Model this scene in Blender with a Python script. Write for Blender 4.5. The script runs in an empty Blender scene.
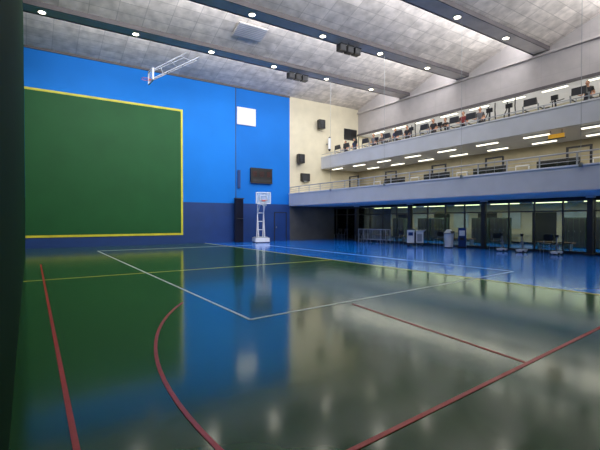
import bpy, bmesh, math, random
from mathutils import Vector, Matrix
random.seed(4)
S=bpy.context.scene
COL=S.collection
def lin(c):
    return tuple(((v/255)/12.92 if v/255<=0.04045 else ((v/255+0.055)/1.055)**2.4) for v in c)+(1,)
MATS={}
def mat(name,rgb,rough=0.6,metal=0.0,var=0.12,vscale=1.5,emit=0,bump=0.0,bscale=20,coat=0,spec=0.5):
    if name in MATS: return MATS[name]
    m=bpy.data.materials.new(name); m.use_nodes=True
    nt=m.node_tree; b=nt.nodes['Principled BSDF']
    c=lin(rgb)
    geo=nt.nodes.new('ShaderNodeNewGeometry')
    n=nt.nodes.new('ShaderNodeTexNoise'); n.inputs['Scale'].default_value=vscale; n.inputs['Detail'].default_value=4
    nt.links.new(geo.outputs['Position'],n.inputs['Vector'])
    r=nt.nodes.new('ShaderNodeMapRange'); r.inputs['From Min'].default_value=.3; r.inputs['From Max'].default_value=.7
    r.inputs['To Min'].default_value=1-var; r.inputs['To Max'].default_value=1+var
    nt.links.new(n.outputs['Fac'],r.inputs['Value'])
    mx=nt.nodes.new('ShaderNodeVectorMath'); mx.operation='SCALE'; mx.inputs[0].default_value=c[:3]
    nt.links.new(r.outputs['Result'],mx.inputs['Scale'])
    nt.links.new(mx.outputs[0],b.inputs['Base Color'])
    b.inputs['Roughness'].default_value=rough; b.inputs['Metallic'].default_value=metal
    b.inputs['Specular IOR Level'].default_value=spec
    b.inputs['Coat Weight'].default_value=coat; b.inputs['Coat Roughness'].default_value=.06
    if emit:
        b.inputs['Emission Color'].default_value=c; b.inputs['Emission Strength'].default_value=emit
    if bump:
        n2=nt.nodes.new('ShaderNodeTexNoise'); n2.inputs['Scale'].default_value=bscale; n2.inputs['Detail'].default_value=3
        nt.links.new(geo.outputs['Position'],n2.inputs['Vector'])
        bp=nt.nodes.new('ShaderNodeBump'); bp.inputs['Strength'].default_value=bump; bp.inputs['Distance'].default_value=.02
        nt.links.new(n2.outputs['Fac'],bp.inputs['Height']); nt.links.new(bp.outputs[0],b.inputs['Normal'])
    MATS[name]=m; return m
def panelmat(name,rgb,w=1.25,h=.62,mort=.6,axes='XY',rough=.8,var=.13,c2=.86):
    m=mat(name,rgb,rough,var=var,vscale=2.2)
    nt=m.node_tree; b=nt.nodes['Principled BSDF']
    src=b.inputs['Base Color'].links[0].from_socket
    geo=nt.nodes.new('ShaderNodeNewGeometry'); sp=nt.nodes.new('ShaderNodeSeparateXYZ'); cb=nt.nodes.new('ShaderNodeCombineXYZ')
    nt.links.new(geo.outputs['Position'],sp.inputs[0])
    nt.links.new(sp.outputs[axes[0]],cb.inputs[0]); nt.links.new(sp.outputs[axes[1]],cb.inputs[1])
    br=nt.nodes.new('ShaderNodeTexBrick'); br.offset=0; br.inputs['Scale'].default_value=1
    br.inputs['Brick Width'].default_value=w; br.inputs['Row Height'].default_value=h; br.inputs['Mortar Size'].default_value=.018
    br.inputs['Color1'].default_value=(1,1,1,1); br.inputs['Color2'].default_value=(c2,c2,c2,1); br.inputs['Mortar'].default_value=(mort,mort,mort,1)
    nt.links.new(cb.outputs[0],br.inputs['Vector'])
    mul=nt.nodes.new('ShaderNodeVectorMath'); mul.operation='MULTIPLY'
    nt.links.new(src,mul.inputs[0]); nt.links.new(br.outputs['Color'],mul.inputs[1]); nt.links.new(mul.outputs[0],b.inputs['Base Color'])
    return m

class MB:
    def __init__(s): s.v=[]; s.f=[]; s.m=[]; s.mats=[]; s.sm=[]
    def mi(s,m):
        if m not in s.mats: s.mats.append(m)
        return s.mats.index(m)
    def add(s,vs,fs,m,smooth=False):
        o=len(s.v); s.v+= [tuple(v) for v in vs]; i=s.mi(m)
        for f in fs: s.f.append([a+o for a in f]); s.m.append(i); s.sm.append(smooth)
    def box(s,x0,x1,y0,y1,z0,z1,m,M=None):
        vs=[Vector((x,y,z)) for x in (x0,x1) for y in (y0,y1) for z in (z0,z1)]
        if M: vs=[M@v for v in vs]
        s.add(vs,[(0,1,3,2),(4,6,7,5),(0,4,5,1),(2,3,7,6),(0,2,6,4),(1,5,7,3)],m)
    def prism(s,poly,ax,a0,a1,m):
        n=len(poly); vs=[]
        for a in (a0,a1):
            for p in poly:
                if ax==0: vs.append((a,p[0],p[1]))
                elif ax==1: vs.append((p[0],a,p[1]))
                else: vs.append((p[0],p[1],a))
        fs=[tuple(range(n))[::-1],tuple(range(n,2*n))]+[(i,(i+1)%n,n+(i+1)%n,n+i) for i in range(n)]
        s.add(vs,fs,m)
    def cyl(s,p0,p1,r0,m,r1=None,n=12,cap=True):
        p0=Vector(p0); p1=Vector(p1); r1=r0 if r1 is None else r1
        d=(p1-p0).normalized(); u=d.orthogonal().normalized(); w=d.cross(u)
        vs=[]
        for p,r in ((p0,r0),(p1,r1)):
            for i in range(n):
                a=2*math.pi*i/n; vs.append(p+(u*math.cos(a)+w*math.sin(a))*r)
        fs=[(i,(i+1)%n,n+(i+1)%n,n+i) for i in range(n)]
        s.add(vs,fs,m,True)
        if cap: s.add(vs,[tuple(range(n))[::-1],tuple(range(n,2*n))],m)
    def path(s,pts,r,m,n=8):
        for a,b in zip(pts,pts[1:]): s.cyl(a,b,r,m,n=n)
    def torus(s,c,R,r,axis,m,n=20,k=8):
        c=Vector(c); d=Vector(axis).normalized(); u=d.orthogonal().normalized(); w=d.cross(u); vs=[];fs=[]
        for i in range(n):
            a=2*math.pi*i/n; e=u*math.cos(a)+w*math.sin(a)
            for j in range(k):
                b=2*math.pi*j/k; vs.append(c+e*(R+r*math.cos(b))+d*r*math.sin(b))
        for i in range(n):
            for j in range(k): fs.append((i*k+j,((i+1)%n)*k+j,((i+1)%n)*k+(j+1)%k,i*k+(j+1)%k))
        s.add(vs,fs,m,True)
    def ball(s,c,r,m,n=12,k=8):
        c=Vector(c); r=r if hasattr(r,'__len__') else (r,r,r); vs=[];fs=[]
        for j in range(k+1):
            t=math.pi*j/k
            for i in range(n):
                a=2*math.pi*i/n; vs.append(c+Vector((r[0]*math.sin(t)*math.cos(a),r[1]*math.sin(t)*math.sin(a),r[2]*math.cos(t))))
        for j in range(k):
            for i in range(n): fs.append((j*n+i,(j+1)*n+i,(j+1)*n+(i+1)%n,j*n+(i+1)%n))
        s.add(vs,fs,m,True)
    def mesh(s,name,bevel=0):
        me=bpy.data.meshes.new(name); me.from_pydata(s.v,[],s.f)
        for m in s.mats: me.materials.append(m)
        me.polygons.foreach_set('material_index',s.m); me.polygons.foreach_set('use_smooth',s.sm)
        me.update(); return me
    def obj(s,name,loc=None,rot=0,bevel=0):
        if loc is None:
            xs=[v[0] for v in s.v];ys=[v[1] for v in s.v];zs=[v[2] for v in s.v]
            o=Vector(((min(xs)+max(xs))/2,(min(ys)+max(ys))/2,min(zs)))
            s.v=[tuple(Vector(v)-o) for v in s.v]; loc=o
        me=s.mesh(name); ob=bpy.data.objects.new(name,me); ob.location=loc; ob.rotation_euler[2]=rot
        COL.objects.link(ob)
        if bevel:
            b=ob.modifiers.new('bevel','BEVEL'); b.width=bevel; b.segments=2; b.limit_method='ANGLE'
        return ob
def inst(me,name,loc,rot=0):
    ob=bpy.data.objects.new(name,me); ob.location=loc; ob.rotation_euler[2]=rot; COL.objects.link(ob); return ob

# ---------- materials ----------
gfloor=mat('floor_green_paint',(33,76,38),.125,var=.14,vscale=.6,bump=.07,bscale=2.0,coat=0,spec=.45)
bfloor=mat('floor_blue_paint',(10,108,208),.125,var=.08,vscale=.6,bump=.07,bscale=2.0,coat=0,spec=.45)
ly=mat('line_yellow',(190,182,60),.3); lw=mat('line_white',(195,205,205),.3); lr=mat('line_red',(165,22,26),.35)
blue=mat('wall_blue_paint',(6,118,212),.65,var=.05,vscale=.5,spec=.25)
blue2=mat('wall_blue_paint_b',(6,109,200),.65,var=.05,vscale=.5,spec=.25)
navy=mat('wall_navy_paint',(18,56,116),.5,var=.08)
green=mat('panel_green_paint',(24,84,42),.6,var=.08,vscale=.7,spec=.3)
lgreen=mat('wall_green_paint',(9,46,24),.8,var=.1,spec=.08)
yel=mat('frame_yellow',(200,195,50),.5)
cream=mat('wall_cream',(208,199,174),.8,var=.05)
greyw=panelmat('wall_grey',(182,176,175),2.4,1.6,.92,'YZ',var=.05,c2=.96)
ceilm=panelmat('ceiling_concrete_panels',(222,214,207),1.2,.6,.66,var=.22,c2=.8)
beamm=mat('beam_grey',(190,184,182),.7,var=.1)
beamd=mat('beam_edge_dark',(95,90,92),.7)
white=mat('white_paint',(225,226,230),.5,var=.04)
parap=mat('parapet_grey',(192,195,204),.5,var=.04)
dark=mat('dark_grey',(38,39,44),.5); black=mat('black_plastic',(18,18,21),.4)
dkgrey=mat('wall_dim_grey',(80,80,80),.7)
steel=mat('steel',(150,155,160),.35,metal=.8); chrome=mat('rail_metal',(165,170,178),.4,metal=.3)
whit2=mat('white_plastic',(232,233,233),.4)
red=mat('red_plastic',(190,50,30),.4); orange=mat('orange_ring',(210,80,20),.4)
lamp=mat('fluorescent_glow',(255,250,225),.5,emit=3,var=0)
lamp2=mat('fluorescent_glow_green',(250,255,205),.5,emit=4,var=0)
down=mat('downlight_glow',(255,244,215),.5,emit=12,var=0)
screen=mat('screen_glow',(120,160,200),.3,emit=.2)
beige=mat('beige_wall',(175,165,138),.8,var=.1)
dkfl=mat('gallery_floor',(95,93,92),.6)
glass=bpy.data.materials.new('tinted_glass'); glass.use_nodes=True
nt=glass.node_tree; nt.nodes.clear(); o=nt.nodes.new('ShaderNodeOutputMaterial'); mx=nt.nodes.new('ShaderNodeMixShader')
t=nt.nodes.new('ShaderNodeBsdfTransparent'); g=nt.nodes.new('ShaderNodeBsdfGlossy'); fr=nt.nodes.new('ShaderNodeFresnel')
t.inputs[0].default_value=(.7,.75,.68,1); g.inputs['Roughness'].default_value=.03; fr.inputs[0].default_value=1.35
nt.links.new(fr.outputs[0],mx.inputs[0]); nt.links.new(t.outputs[0],mx.inputs[1]); nt.links.new(g.outputs[0],mx.inputs[2]); nt.links.new(mx.outputs[0],o.inputs[0])
clear=bpy.data.materials.new('acrylic_backboard'); clear.use_nodes=True
b=clear.node_tree.nodes['Principled BSDF']; b.inputs['Base Color'].default_value=(.75,.85,.9,1); b.inputs['Alpha'].default_value=.35; b.inputs['Roughness'].default_value=.1

YB=27.4; YN=-4.0; XL=-.12; XG=10.2; XF=17.1; XU=20.2; XW=24.15; XR=28.2; XGL=21.5
YE=YB-.01
# ---------- shell ----------
f=MB(); f.box(XL-.3,XG,YN,YB+.3,-.2,0,gfloor); f.box(XG,XR+.3,YN,YB+.3,-.2,0,bfloor); f.obj('floor')
f=MB(); f.box(XL-.3,XL,YN,YB+.3,0,12.75,lgreen); f.obj('wall_left')
f=MB()
f.box(XL,XF,YB,YB+.3,0,2.8,navy); f.box(XL,12.5,YB,YB+.3,2.8,11.25,blue)
f.box(12.5,12.56,YB+.02,YB+.3,2.8,11.25,dark); f.box(12.56,XF,YB,YB+.3,2.8,11.25,blue2)
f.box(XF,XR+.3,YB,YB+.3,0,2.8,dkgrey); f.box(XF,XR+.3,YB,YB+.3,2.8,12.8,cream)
f.obj('wall_back')
f=MB(); f.box(XL,XF,YB-.06,YB,11.1,11.3,beamd); f.obj('trim_back_top')
f=MB(); x0,x1,z0,z1=XL+.01,8.68,.6,8.95; w=.13; q=YB-.002
f.box(x0,x1-w,q-.02,q,z0+w,z1-w,green)
f.box(x0,x1,q-.03,q,z1-w,z1,yel); f.box(x0,x1,q-.03,q,z0,z0+w,yel); f.box(x1-w,x1,q-.03,q,z0+w,z1-w,yel)
f.obj('fronton_target_panel')
f=MB(); f.box(XW,XW+.15,YN,YB,8.95,12.8,greyw); f.obj('wall_right_upper')
f=MB(); f.box(XR,XR+.3,YN,YB,0,9.1,cream); f.obj('wall_right')
f=MB(); f.box(XW+.15,XR,YN,YB,8.95,9.1,white); f.obj('ceiling_gym')
f=MB(); f.box(XW-.15,XW,YN,YB,10.8,10.92,beamm); f.box(XW-.12,XW,YN,YB,8.9,9.05,beamd); f.obj('trim_right')
beams=[22,17,12,7,2]
f=MB()
segs=[(27.4,22.45)]+[(b-.45,b-5+.45) for b in beams]
for yf,yn in segs:
    f.prism([(yf,11.2),(yf,11.35),(yn,12.75),(yn,12.6)],0,XL,XW,ceilm)
f.box(XL-.3,XW,YN,-2.6,12.6,12.75,ceilm)
f.obj('ceiling')
for by in beams:
    f=MB(); f.box(XL,XW,by-.4,by+.4,11.0,11.5,beamm)
    f.box(XL,XW,by-.45,by-.4,10.97,11.55,beamd); f.box(XL,XW,by+.4,by+.45,10.97,11.3,beamd)
    f.obj('ceiling_beam')
f=MB()
for by in beams:
    for i in range(6):
        x=.6+i*4
        f.cyl((x,by,10.94),(x,by,11.0),.17,white,n=16); f.cyl((x,by,10.93),(x,by,10.94),.14,down,n=16)
f.obj('ceiling_downlights')
for by in beams:
    for i in range(6):
        L=bpy.data.lights.new('downlight_lamp','SPOT'); L.energy={22:230,17:250,12:220,7:130,2:60}[by]; L.spot_size=math.radians(140); L.spot_blend=.8; L.shadow_soft_size=.3; L.color=(1,.95,.85)
        o=bpy.data.objects.new('downlight_lamp',L); o.location=(.6+i*4,by,10.9); COL.objects.link(o)
for by in beams:  # added fill lamps hidden above each beam to brighten the ceiling slopes
    L=bpy.data.lights.new('ceiling_fill','AREA'); L.shape='RECTANGLE'; L.size=23.5; L.size_y=.9; L.energy={22:720,17:820,12:780,7:650,2:450}[by]; L.color=(.98,.98,1)
    o=bpy.data.objects.new('ceiling_fill',L); o.location=((XL+XW)/2,by+.5,11.75); o.rotation_euler=(math.radians(80),0,0); COL.objects.link(o)
for x,z,e,sz in ((24.6,8.85,400,.3),(26.8,8.85,150,.3),(20.9,5.66,220,.2),(22.9,5.66,220,.2),(22.8,2.55,260,.2),(25.4,2.55,520,.2),(19.2,2.66,80,.2)):
    L=bpy.data.lights.new('luminaire_lamp','AREA'); L.shape='RECTANGLE'; L.size=sz; L.size_y=30; L.energy=e; L.color=(1,.96,.84)
    o=bpy.data.objects.new('luminaire_lamp',L); o.location=(x,11.7,z); COL.objects.link(o)
# ---------- court lines ----------
def strip(f,p,q,w,m,z=.004):
    p=Vector((p[0],p[1],0));q=Vector((q[0],q[1],0)); d=(q-p).normalized(); n=Vector((-d.y,d.x,0))*w/2
    poly=[(v.x,v.y) for v in (p-n,q-n,q+n,p+n)]
    f.prism(poly,2,0,z,m)
f=MB(); strip(f,(XG,YN),(XG,YB-.02),.09,ly); strip(f,(XL+.02,12.9),(XG,13.1),.07,ly); f.obj('court_lines_yellow')
f=MB(); c=[(2.97,5.96),(12.6,7.05),(12.6,23.5),(3.0,23.5)]
for i in range(4): strip(f,c[i],c[(i+1)%4],.055 if i!=2 else .04,lw,.005)
f.obj('court_lines_white')
f=MB(); strip(f,(.22,YN),(.38,17.5),.045,lr,.006)
strip(f,(.22,2.03),(12,3.1),.045,lr,.006); strip(f,(5.15,6.0),(4.65,2.45),.035,lr,.006)
cx,cy,r=9.3,3.3,8.22
pts=[(cx-r*math.cos(a),cy+r*math.sin(a)) for a in [math.radians(t) for t in range(-12,36,2)]]
for a,b_ in zip(pts,pts[1:]): strip(f,a,b_,.042,lr,.0062)
f.obj('court_lines_red')
# ---------- galleries ----------
f=MB()
f.box(XF,XW,YN,YE,2.72,2.98,dkfl); f.box(XF-.06,XF+.12,YN,YE,2.7,3.62,parap); f.box(XF-.1,XF+.16,YN,YE,3.6,3.66,white)
f.box(XF+.12,XW,YN,YE,2.68,2.72,white)
f.box(XW,XR-.01,YN,YE,2.72,2.98,white)
y=YN+.4
while y<YB:
    f.box(XF,XF+.04,y-.02,y+.02,3.66,4.12,chrome); y+=1.35
for z in (3.82,3.97): f.cyl((XF+.02,YN,z),(XF+.02,YE,z),.012,chrome,n=6)
f.cyl((XF+.02,YN,4.14),(XF+.02,YE,4.14),.03,chrome,n=8)
f.obj('spectator_gallery')
f=MB()
f.box(XU,XR-.01,YN,YE,5.8,6.05,white); f.box(XU-.06,XU+.1,YN,YE,5.78,6.72,parap); f.box(XU-.1,XU+.14,YN,YE,6.7,6.76,white)
y=YN+.4
while y<YB:
    f.box(XU,XU+.03,y-.015,y+.015,6.76,6.95,chrome); y+=1.35
f.cyl((XU+.015,YN,6.96),(XU+.015,YE,6.96),.022,chrome,n=8)
f.obj('gym_gallery')
f=MB(); f.box(XW,XW+.12,YN,YB,2.98,5.8,beige)
for y in range(-2,26,4):
    f.box(XW-.04,XW,y,y+2.2,3.0,4.9,dark); f.box(XW-.06,XW-.03,y+.1,y+1.05,3.1,4.8,glass); f.box(XW-.06,XW-.03,y+1.15,y+2.1,3.1,4.8,glass)
    f.box(XW-.08,XW,y+2.6,y+3.4,3.9,4.8,white); f.box(XW-.09,XW-.07,y+2.66,y+3.34,3.96,4.74,beige)
f.obj('wall_gallery_back')
f=MB()
for y in range(-3,26,5):
    f.box(XR-.06,XR,y,y+1.9,7.0,8.1,white); f.box(XR-.08,XR-.05,y+.08,y+.9,7.08,8.02,dark); f.box(XR-.08,XR-.05,y+1.0,y+1.82,7.08,8.02,dark)
f.obj('window_1')
def tubes(name,xs,z,step,ln,m,y0=-3,y1=26.0,w=.09):
    f=MB()
    for k,x in enumerate(xs):
        y=y0+k*.6
        while y<y1:
            f.box(x-w-.03,x+w+.03,y-.04,y+ln+.04,z-.05,z,white); f.box(x-w,x+w,y,y+ln,z-.09,z-.05,m); y+=step
    f.obj(name)
tubes('fluorescent_lights_upper',(24.5,),8.94,2.3,1.3,lamp,w=.07)
tubes('fluorescent_lights_middle',(20.9,22.9),5.78,2.6,1.2,lamp,w=.07)
tubes('fluorescent_lights_lower',(22.6,25.2),2.68,2.7,1.8,lamp2,y1=25.4)
f=MB()
f.box(XGL,XGL+.02,YN,YB,.12,2.5,glass)
f.box(XGL-.04,XGL+.08,YN,YB,0,.12,dark); f.box(XGL-.04,XGL+.08,YN,YB,2.5,2.68,dark); f.box(XGL-.03,XGL+.06,YN,YB,2.0,2.06,dark)
y=YN+.2
while y<YB: f.box(XGL-.03,XGL+.06,y,y+.06,.12,2.5,dark); y+=1.34
f.obj('window_2')
f=MB()
for y in range(-3,26,4):
    f.box(XR-.05,XR-.005,y,y+1.5,.0,2.1,dark); f.box(XR-.05,XR-.005,y+2.3,y+3.6,1.0,2.1,lw)
f.box(XR-.03,XR-.005,YN,YB-.1,0,.1,dark); f.obj('door_1')
def locker():
    f=MB(); f.box(-.25,.25,-.6,.6,.05,1.75,mat('locker_grey_green',(70,84,78),.5)); f.box(-.22,.22,-.57,.57,0,.05,black)
    for i in range(4): f.box(-.265,-.25,-.58+i*.3,-.32+i*.3,.1,1.7,dark); f.box(-.28,-.265,-.38+i*.3,-.36+i*.3,.9,1.0,steel)
    return f.mesh('locker')
lk=locker()
for y in (3.5,6.2,9.8,11.1,15.6,17,20.5,21.8,24.5): inst(lk,'locker_bank',(26.3,y,0))
for y in (2.8,8.3,13.5,18.8,24.1):
    f=MB(); f.box(-.11,.11,-.11,.11,0,2.6,dark); f.box(-.16,.16,-.16,.16,0,.1,dark); f.box(-.15,.15,-.15,.15,2.6,2.675,white)
    f.obj('support_column',(21.1,y,0),bevel=.01)
def bench():
    f=MB(); f.box(-.2,.2,-.9,.9,.42,.47,mat('wood',(120,80,45),.5))
    for y in(-.75,.75): f.box(-.17,.17,y-.03,y+.03,0,.42,steel)
    f.box(-.02,.02,-.75,.75,.15,.2,steel); return f.mesh('bench')
bm_=bench()
for y in (4,7,10.5,16,20,23): inst(bm_,'changing_bench',(22.6,y,0))
# ---------- back wall fittings ----------
f=MB(); f.box(12.62,14.1,YB-.08,YB,8.5,9.75,white)
f.box(12.7,14.02,YB-.1,YB-.08,8.58,9.67,mat('window_daylight',(225,230,235),.3,emit=.35))
for z in [8.6+i*.12 for i in range(9)]: f.box(12.7,14.02,YB-.115,YB-.1,z,z+.02,white)
f.box(13.34,13.38,YB-.12,YB-.1,8.58,9.67,white)
f.obj('window_3')
q=YB-.005
f=MB()
for a in ((15.7,15.76,0,2.2),(16.74,16.8,0,2.2),(15.7,16.8,2.14,2.2)): f.box(a[0],a[1],q-.04,q,a[2],a[3],dark)
f.box(15.76,16.74,q-.02,q,0,2.14,navy); f.box(15.84,15.9,q-.08,q-.02,.98,1.1,steel); f.obj('door_2')
f=MB(); f.box(13.66,15.45,q-.15,q,4.35,5.4,black); f.box(13.62,15.49,q-.17,q-.15,4.31,4.36,dark); f.box(13.62,15.49,q-.17,q-.15,5.39,5.44,dark)
for x in (13.8,14.4,15.0): f.box(x,x+.35,q-.16,q-.15,4.8,5.2,mat('led_dim',(50,20,20),.3))
f.box(13.8,15.3,q-.16,q-.15,4.45,4.6,dark); f.obj('scoreboard')
f=MB(); f.box(12.66,12.86,q-.08,q,3.9,5.2,navy); f.box(12.69,12.83,q-.09,q-.08,3.95,5.15,navy); f.obj('wall_duct')
f=MB(); n=14
poly=[]
for i in range(n+1): poly.append((-.3+.6*i/n,-.12+(-.07 if i%2 else 0)))
poly+=[(.3,.1),(-.3,.1)]
f.prism(poly,2,.02,3.1,mat('curtain_navy',(14,22,50),.8)); f.box(-.34,.34,-.2,.12,3.1,3.16,dark); f.box(-.06,.06,-.06,.06,0,.02,dark)
f.torus((0,-.03,1.7),.27,.03,(0,0,1),dark)
f.obj('folded_divider_curtain',(12.6,YB-.35,0))
f=MB(); f.box(22.55,23.95,YB-.05,YB,8.45,9.4,dark); f.box(22.6,23.2,YB-.07,YB-.05,8.5,9.35,black); f.box(23.3,23.9,YB-.07,YB-.05,8.5,9.35,black); f.obj('window_4')
def speaker():
    f=MB(); f.prism([(-.3,-.5),(.3,-.5),(.22,-.1),(-.22,-.1)],2,-.35,.35,black)
    f.cyl((0,-.505,.12),(0,-.52,.12),.16,dark,n=16); f.cyl((0,-.505,-.18),(0,-.52,-.18),.1,dark,n=16)
    f.box(-.03,.03,-.1,0,-.03,.03,steel); f.box(-.1,.1,-.02,0,-.12,.12,steel); return f.mesh('speaker')
sp=speaker()
inst(sp,'loudspeaker',(19.9,q,9.35)); inst(sp,'loudspeaker',(17.9,q,6.4))
f=MB(); f.box(18.1,18.9,q-.2,q,4.7,5.3,black); f.box(18.15,18.85,q-.21,q-.2,4.75,5.25,dark); f.box(18.3,18.6,q-.23,q,4.62,4.7,steel); f.obj('wall_display')
f=MB()
f.cyl((20.7,YB-.4,7.4),(20.7,YB-.4,8.3),.12,white,n=12); f.box(20.65,20.75,YB-.3,q,7.8,7.9,steel); f.cyl((20.7,YB-.4,7.25),(20.7,YB-.4,7.4),.07,dark,r1=.12,n=12)
f.cyl((20.7,YB-.4,8.3),(20.7,YB-.4,8.4),.12,dark,r1=.06,n=12); f.obj('wall_lantern')
# ---------- ceiling hung ----------
def flood():
    f=MB(); f.cyl((0,0,0),(0,0,-.15),.03,steel); f.box(-.7,.7,-.03,.03,-.2,-.15,steel)
    for x in (-.5,0,.5):
        f.box(x-.2,x+.2,-.18,.16,-.55,-.2,black); f.box(x-.17,x+.17,-.2,-.18,-.52,-.23,dark); f.box(x-.2,x+.2,-.26,-.18,-.22,-.2,black)
    return f.mesh('flood')
fm=flood()
for by in (22,17,): inst(fm,'floodlight_cluster',(14.3,by,10.995))
f=MB()
f.path([(6.2,25,9.9),(9.0,25,11.75)],.035,chrome); f.path([(6.2,25.5,9.9),(9.0,25.5,11.7)],.035,chrome)
f.path([(6.2,25,10.4),(8.2,25,11.85)],.03,chrome); f.path([(6.2,25.5,10.4),(8.2,25.5,11.7)],.03,chrome)
for t in (0,.33,.66,1): f.path([(6.2+2.8*t,25,9.9+1.85*t),(6.2+2.8*t,25.5,9.9+1.85*t)],.025,chrome)
for t in (.2,.5,.8): f.path([(6.2+2.8*t,25,9.9+1.85*t),(6.2+2*t,25,10.4+1.42*t)],.02,chrome)
f.box(6.1,6.14,24.7,25.8,9.7,10.45,clear)
for a in ((24.7,24.74,9.7,10.45),(25.76,25.8,9.7,10.45),(24.7,25.8,9.7,9.74),(24.7,25.8,10.41,10.45)): f.box(6.08,6.16,*a,white)
f.torus((5.82,25.25,9.85),.23,.012,(0,0,1),orange); f.box(6.03,6.1,25.2,25.3,9.8,9.9,orange)
f.obj('ceiling_basketball_hoop')
M=Matrix.Translation((10.0,20.0,11.66))@Matrix.Rotation(math.atan2(-1.4,4.1),4,'X')
f=MB(); f.box(-.85,.85,-.5,.5,-.06,0,beamm,M)
for i in range(8): f.box(-.8,.8,-.46+i*.12,-.4+i*.12,-.08,-.06,chrome,M)
f.obj('ceiling_vent')
f=MB()
for by in (22,17,12,7): 
    f.cyl((XF-.15,by,3.7),(XF-.15,by,10.96),.008,steel,n=6); f.box(XF-.2,XF-.11,by-.05,by+.05,3.55,3.7,steel)
f.obj('safety_net_cables')
# ---------- portable basketball hoop ----------
f=MB()
f.box(-.5,.5,-.2,1.0,.06,.34,white); f.box(-.42,.42,-.1,.9,.34,.4,chrome)
for x in(-.4,.4):
    for y in(-.1,.9): f.cyl((x-.03,y,.07),(x+.03,y,.07),.07,black,n=14)
for x in(-.22,.22):
    f.path([(x,.7,.4),(x,.35,2.75),(x*.8,-.35,3.0)],.045,white); f.path([(x,.1,.4),(x,.45,2.0)],.035,white)
    f.path([(x,.42,2.1),(x*.8,-.3,2.75)],.03,white)
for z,y in((.9,.62),(1.5,.53),(2.1,.44),(2.7,.36)): f.path([(-.22,y,z),(.22,y,z)],.03,white)
f.box(-.5,.5,-.42,-.39,2.75,3.5,clear)
for a in ((-.53,-.48,2.72,3.53),(.48,.53,2.72,3.53),(-.53,.53,2.72,2.78),(-.53,.53,3.47,3.53)): f.box(a[0],a[1],-.45,-.37,a[2],a[3],white)
for a in ((-.25,-.22,2.95,3.3),(.22,.25,2.95,3.3),(-.25,.25,2.95,2.98),(-.25,.25,3.27,3.3)): f.box(a[0],a[1],-.46,-.42,a[2],a[3],white)
f.torus((0,-.72,2.95),.225,.014,(0,0,1),orange,n=24); f.box(-.08,.08,-.52,-.42,2.88,2.98,orange)
for i in range(12):
    a=2*math.pi*i/12; b2=a+math.pi/12*2
    f.cyl((.22*math.cos(a),-.72+.22*math.sin(a),2.94),(.13*math.cos(b2),-.72+.13*math.sin(b2),2.55),.006,lw,n=4)
    f.cyl((.22*math.cos(a),-.72+.22*math.sin(a),2.94),(.13*math.cos(a-.5),-.72+.13*math.sin(a-.5),2.55),.006,lw,n=4)
f.obj('portable_basketball_hoop',(13.75,25.7,0),rot=math.radians(-15))
# ---------- floor items on right ----------
f=MB()
f.box(-.5,.5,-.35,.35,.14,.2,dark)
for x in(-.42,.42):
    for y in(-.28,.28): f.cyl((x,y-.02,.07),(x,y+.02,.07),.07,black,n=14); f.box(x-.02,x+.02,y-.03,y+.03,.07,.15,steel)
f.box(-.48,-.05,-.33,.33,.2,1.0,whit2); f.box(.05,.48,-.33,.33,.2,.92,whit2); f.box(-.05,.05,-.3,.3,.2,.85,dark)
f.box(-.5,-.03,-.35,.35,1.0,1.05,dark); f.box(.03,.5,-.35,.35,.92,.97,chrome)
f.box(-.4,-.13,-.345,-.33,.65,.85,navy); f.box(.12,.4,-.345,-.33,.3,.75,chrome)
f.path([(.5,-.3,.9),(.62,-.3,1.0),(.62,.3,1.0),(.5,.3,.9)],.02,steel)
f.obj('equipment_trolley',(19.9,17.3,0),rot=math.radians(-50),bevel=.01)
f=MB()
f.cyl((0,0,0),(0,0,.05),.24,dark,n=20); f.cyl((0,0,.05),(0,0,.8),.23,whit2,r1=.27,n=20); f.cyl((0,0,.8),(0,0,.86),.29,chrome,n=20); f.cyl((0,0,.86),(0,0,1.05),.27,whit2,r1=.12,n=20)
f.box(-.12,.12,-.27,-.2,.86,.96,dark); f.obj('waste_bin',(20.2,15.1,0))
f=MB(); f.box(-.22,.22,-.2,.2,0,.08,dark); f.box(-.2,.2,-.18,.18,.08,1.15,navy); f.box(-.15,.15,-.19,-.18,.7,1.0,whit2); f.box(-.12,.12,-.2,-.18,.45,.6,dark); f.obj('water_dispenser',(20.75,14.6,0),rot=math.radians(-60),bevel=.01)
def barrier():
    f=MB(); f.path([(0,-1.1,.0),(0,-1.1,.95),(0,1.1,.95),(0,1.1,.0)],.02,chrome)
    f.path([(0,-1.1,.25),(0,1.1,.25)],.016,chrome)
    for i in range(13): f.path([(0,-1+i*2/12,.25),(0,-1+i*2/12,.95)],.008,chrome,6)
    for y in(-.8,.8): f.box(-.12,.12,y-.03,y+.03,0,.04,steel); f.box(-.02,.02,y-.02,y+.02,.04,.26,steel)
    return f.mesh('barrier')
bb=barrier()
inst(bb,'crowd_barrier',(19.7,21.2,0)); inst(bb,'crowd_barrier',(20.3,20.9,0)); inst(bb,'crowd_barrier',(20.0,21.0,0))
def stand():
    f=MB(); f.box(-.22,.22,-.18,.18,.06,.16,white)
    for y in(-.17,.17): f.cyl((-.18,y-.02,.06),(-.18,y+.02,.06),.06,black,n=12); f.cyl((.18,y-.02,.06),(.18,y+.02,.06),.06,black,n=12)
    f.cyl((0,0,.16),(0,0,.95),.03,steel); f.box(-.05,.05,-.05,.05,.8,.92,black); f.path([(0,0,.7),(.2,0,.16)],.02,steel); f.box(-.15,.15,-.02,.02,.45,.48,chrome)
    return f.mesh('stand')
st=stand()
for y in (11.9,10.9,9.3): inst(st,'net_post_stand',(20.2,y,0))
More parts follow.
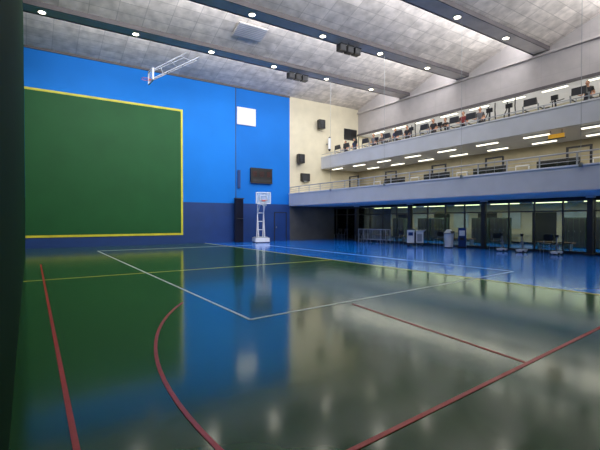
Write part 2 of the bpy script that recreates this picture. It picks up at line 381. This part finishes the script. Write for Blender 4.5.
def chair():
    f=MB(); 
    for x in(-.2,.2): f.path([(x,-.2,0),(x,-.2,.44)],.012,steel,6); f.path([(x,.2,0),(x,.2,.44),(x,.26,.9)],.012,steel,6)
    f.box(-.22,.22,-.22,.22,.44,.48,black); f.box(-.21,.21,.2,.24,.62,.9,black); return f.mesh('chair')
ch=chair()
for i,y in enumerate((25.9,25.2,23.4,22.7,19.4,17.9,16.2,12.6,10.0,7.4,6.8)): inst(ch,'stacking_chair',(20.72,y,0),math.radians(-90+random.uniform(-8,8)))
# ---------- gym machines ----------
def treadmill():
    f=MB(); f.box(-.5,1.2,-.38,.38,.04,.18,dark); f.box(-.35,1.18,-.26,.26,.18,.2,black); f.box(-.7,-.4,-.35,.35,.0,.28,dark)
    for y in(-.37,.37): f.path([(-.5,y,.18),(-.62,y,1.2)],.04,steel); f.path([(-.6,y,1.05),(.1,y,1.0)],.03,black)
    f.prism([(-.7,1.15),(-.5,1.2),(-.62,1.5),(-.68,1.5)],1,-.3,.3,dark); f.box(-.6,-.57,-.2,.2,1.25,1.42,screen); return f.mesh('treadmill')
def bike():
    f=MB(); f.box(-.6,.5,-.05,.05,.05,.14,dark); f.box(-.62,-.54,-.28,.28,0,.07,black); f.box(.45,.53,-.28,.28,0,.07,black)
    f.cyl((-.35,-.07,.42),(-.35,.07,.42),.26,dark,n=24); f.cyl((-.35,-.08,.42),(-.35,.08,.42),.08,steel)
    f.path([(-.1,0,.14),(.15,0,.85)],.04,steel); f.path([(-.35,0,.6),(-.5,0,1.2)],.045,dark); f.path([(-.3,0,.45),(.0,0,.4)],.05,dark)
    f.prism([(.0,.86),(.34,.84),(.36,.94),(.0,.93)],1,-.11,.11,black)
    f.path([(-.2,-.26,1.25),(-.48,-.22,1.15),(-.48,.22,1.15),(-.2,.26,1.25)],.022,black)
    f.box(-.58,-.5,-.15,.15,1.2,1.42,black); f.box(-.5,-.49,-.12,.12,1.24,1.38,screen)
    f.path([(0,-.1,.38),(0,-.16,.25)],.02,steel); f.box(-.08,.08,-.24,-.12,.22,.25,black); f.path([(0,.1,.38),(0,.16,.52)],.02,steel); f.box(-.08,.08,.12,.24,.52,.55,black)
    return f.mesh('bike')
def ellip():
    f=MB(); f.box(-.8,.9,-.06,.06,.04,.14,dark); f.box(-.85,-.75,-.3,.3,0,.1,black); f.box(.82,.9,-.3,.3,0,.1,black)
    f.cyl((.55,-.1,.42),(.55,.1,.42),.33,dark,n=24)
    for y,sx in((-.3,-.25),(.3,.25)):
        f.path([(.5,y*.7,.4+sx*.5),(-.5,y,.3)],.03,steel); f.box(-.2,.15,y-.07,y+.07,.34,.38,black)
        f.path([(-.5,y,.3),(-.55,y,1.0),(-.45+sx*.6,y,1.35),(-.4+sx*.7,y,1.75)],.03,dark)
    f.path([(-.65,0,.14),(-.6,0,1.35)],.05,dark); f.box(-.66,-.58,-.17,.17,1.3,1.52,black); f.box(-.58,-.57,-.13,.13,1.34,1.48,screen); return f.mesh('elliptical')
tm,bk,el=treadmill(),bike(),ellip()
lst=[('treadmill',tm,'treadmill'),('bike',bk,'exercise_bike'),('el',el,'elliptical_trainer')]
order=[0,0,2,0,1,0,0,2,0,1,0,0,2,2,0,1,0,2,0]
ys=[25.9-i*1.08 for i in range(19)]
for k,y in zip(order,ys): inst(lst[k][1],lst[k][2],(21.3,y,6.051))
for i,y in enumerate([25.5-i*1.3 for i in range(17)]): k=(i*2+1)%3; inst(lst[k][1],lst[k][2],(23.7,y,6.051))
def rack():
    f=MB()
    for y in(-.5,.5):
        f.box(-.04,.04,y-.04,y+.04,0,2.1,dark); f.box(-.5,.5,y-.04,y+.04,0,.08,dark)
    f.box(-.05,.05,-.54,.54,2.02,2.1,dark); f.box(-.12,.12,-.2,.2,.08,1.1,black)
    for i in range(9): f.box(-.13,.13,-.21,.21,.14+i*.1,.15+i*.1,steel)
    f.cyl((0,0,1.1),(0,0,2.02),.012,steel,n=6); f.box(.25,.65,-.18,.18,.42,.5,navy); f.path([(.45,0,0),(.45,0,.42)],.04,dark)
    f.path([(0,-.45,1.9),(.1,-.55,1.7)],.02,steel); return f.mesh('rack')
rk=rack()
for y in (25,21,16.9,13.2,9): inst(rk,'weight_machine',(21.6,y,2.981))
f=MB(); f.box(20.6,20.64,9.2,9.9,5.42,5.62,mat('sign_amber',(225,170,60),.4,emit=.4)); f.box(20.58,20.66,9.15,9.95,5.39,5.42,dark); f.cyl((20.62,9.3,5.6),(20.62,9.3,5.795),.01,dark); f.cyl((20.62,9.8,5.6),(20.62,9.8,5.795),.01,dark); f.obj('hanging_sign')
def plant():
    f=MB(); f.cyl((0,0,0),(0,0,.4),.18,white,r1=.24,n=16); f.cyl((0,0,.4),(0,0,.9),.03,mat('bark',(80,60,40)),n=8); g=mat('leaf',(30,80,35),.5)
    for i in range(40):
        a=random.uniform(0,6.28); e=random.uniform(-.2,1.3); l=random.uniform(.2,.4); d=Vector((math.cos(a)*math.cos(e),math.sin(a)*math.cos(e),math.sin(e)))
        p=Vector((0,0,random.uniform(.7,1.0))); s_=d.cross(Vector((0,0,1))).normalized()*.06
        f.add([p,p+d*l*.5+s_,p+d*l-Vector((0,0,.08)),p+d*l*.5-s_],[(0,1,2,3)],g)
    return f.mesh('plant')
pl=plant()
inst(pl,'potted_plant',(20.8,5.6,6.051))
# ---------- people ----------
def person(name,loc,rot,shirt,pants,pose):
    skin=mat('skin',(190,140,110),.6); hair=mat('hair_dark',(35,25,20),.7); shoe=white
    J={}
    if pose=='walk':
        J=dict(p=(0,0,.93),s=(-.02,0,1.2),c=(-.04,0,1.4),n=(-.05,0,1.5),hl=(0,.1,.9),kl=(-.16,.11,.52),al=(-.12,.11,.1),tl=(-.3,.11,.04),
          hr=(0,-.1,.9),kr=(.06,-.11,.5),ar=(.28,-.11,.17),tr=(.14,-.11,.04),sl=(-.04,.19,1.4),el=(-.06,.24,1.12),wl=(-.3,.22,1.08),sr=(-.04,-.19,1.4),er=(.04,-.24,1.13),wr=(-.18,-.22,1.0))
    else:
        J=dict(p=(.15,0,.98),s=(.08,0,1.22),c=(0,0,1.42),n=(-.03,0,1.52),hl=(.12,.1,.95),kl=(-.25,.12,.85),al=(-.05,.16,.42),tl=(-.2,.16,.33),
          hr=(.12,-.1,.95),kr=(-.2,-.12,.7),ar=(.0,-.16,.32),tr=(-.15,-.16,.25),sl=(0,.19,1.4),el=(-.12,.25,1.18),wl=(-.3,.24,1.24),sr=(0,-.19,1.4),er=(-.12,-.25,1.18),wr=(-.3,-.24,1.24))
    R=dict(p=.15,s=.13,c=.15,n=.055,hl=.1,kl=.062,al=.042,tl=.035,hr=.1,kr=.062,ar=.042,tr=.035,sl=.065,el=.045,wl=.03,sr=.065,er=.045,wr=.03)
    keys=list(J); E=[('p','s'),('s','c'),('c','n'),('p','hl'),('hl','kl'),('kl','al'),('al','tl'),('p','hr'),('hr','kr'),('kr','ar'),('ar','tr'),('c','sl'),('sl','el'),('el','wl'),('c','sr'),('sr','er'),('er','wr')]
    me=bpy.data.meshes.new(name); me.from_pydata([J[k] for k in keys],[(keys.index(a),keys.index(b)) for a,b in E],[])
    ob=bpy.data.objects.new('tmp',me); COL.objects.link(ob)
    sk=ob.modifiers.new('s','SKIN')
    for i,k in enumerate(keys): me.skin_vertices[0].data[i].radius=(R[k],R[k]); me.skin_vertices[0].data[i].use_root=(k=='p')
    sb=ob.modifiers.new('b','SUBSURF'); sb.levels=2
    dg=bpy.context.evaluated_depsgraph_get(); dg.update(); em=bpy.data.meshes.new_from_object(ob.evaluated_get(dg))
    bpy.data.objects.remove(ob)
    f=MB()
    for q in em.polygons:
        c=q.center
        near=min(keys,key=lambda k:(Vector(J[k])-c).length)
        m=pants if near in('hl','hr','kl','kr','p') else shirt if near in('s','c','sl','sr') else shoe if near[0]=='t' else skin
        f.add([em.vertices[i].co for i in q.vertices],[tuple(range(len(q.vertices)))],m,True)
    n=Vector(J['n']); h=n+Vector((-.02,0,.13))
    f.ball(h,(.095,.075,.115),skin,16,10); f.cyl(n,n+Vector((-.01,0,.08)),.05,skin)
    f.ball(h+Vector((.02,0,.025)),(.095,.082,.105),hair,16,10)
    f.ball(h+Vector((-.098,0,-.01)),(.018,.013,.022),skin,8,6)
    for s_ in(-1,1):
        f.ball(h+Vector((-.082,.03*s_,.015)),.011,white,8,6); f.ball(h+Vector((-.091,.03*s_,.015)),.006,black,6,4); f.ball(h+Vector((0,.079*s_,0)),(.02,.012,.03),skin,8,6)
    f.box(h.x-.094,h.x-.08,-.022,.022,h.z-.056,h.z-.048,red)
    for w_,s_ in(('wl',1),('wr',-1)):
        w=Vector(J[w_]); f.ball(w+Vector((-.05,0,0)),(.05,.038,.016),skin,10,6)
        for i in range(4):
            y=(-.027+i*.018); L=(.034,.04,.038,.03)[i]; a=w+Vector((-.09,y,0)); b_=a+Vector((-L,0,-.008)); f.cyl(a,b_,.009,skin,n=6); f.cyl(b_,b_+Vector((-.012,0,-.028)),.008,skin,n=6)
        a=w+Vector((-.03,-.03*s_,0)); b_=a+Vector((-.03,-.02*s_,-.006)); f.cyl(a,b_,.01,skin,n=6); f.cyl(b_,b_+Vector((-.025,-.002*s_,-.012)),.009,skin,n=6)
    o=f.obj(name,loc,rot); return o
gr=mat('shirt_grey',(100,100,105)); bl=mat('shirt_black',(25,25,30)); rd=mat('shirt_red',(120,40,40)); wt=mat('shirt_white',(200,200,200)); pb=mat('pants_dark',(30,30,45)); nb=mat('shirt_navy',(30,45,90))
tmy=[y for k,y in zip(order,ys) if k==0]; bky=[y for k,y in zip(order,ys) if k==1]
for j,c in zip((0,1,2,3,4,5,6,7,9),(bl,nb,gr,nb,bl,bl,rd,gr,bl)): person('person_walking',(21.55,tmy[j],6.25),0,c,pb,'walk')
for y,c in zip(bky[:2],(gr,bl)): person('person_cycling',(21.3,y,6.05),0,c,pb,'bike')
# ---------- world, camera ----------
w=bpy.data.worlds.new('World'); S.world=w; w.use_nodes=True
w.node_tree.nodes['Background'].inputs[0].default_value=(.95,.97,1,1); w.node_tree.nodes['Background'].inputs[1].default_value=.18
cam=bpy.data.cameras.new('Camera'); co=bpy.data.objects.new('Camera',cam); COL.objects.link(co)
co.location=(0,0,1.6); co.rotation_euler=(math.radians(89.3),0,math.radians(-33.4)); cam.lens=24.78; cam.sensor_width=36; cam.clip_start=.02
S.camera=co
S.view_settings.view_transform='Standard'; S.view_settings.look='None'
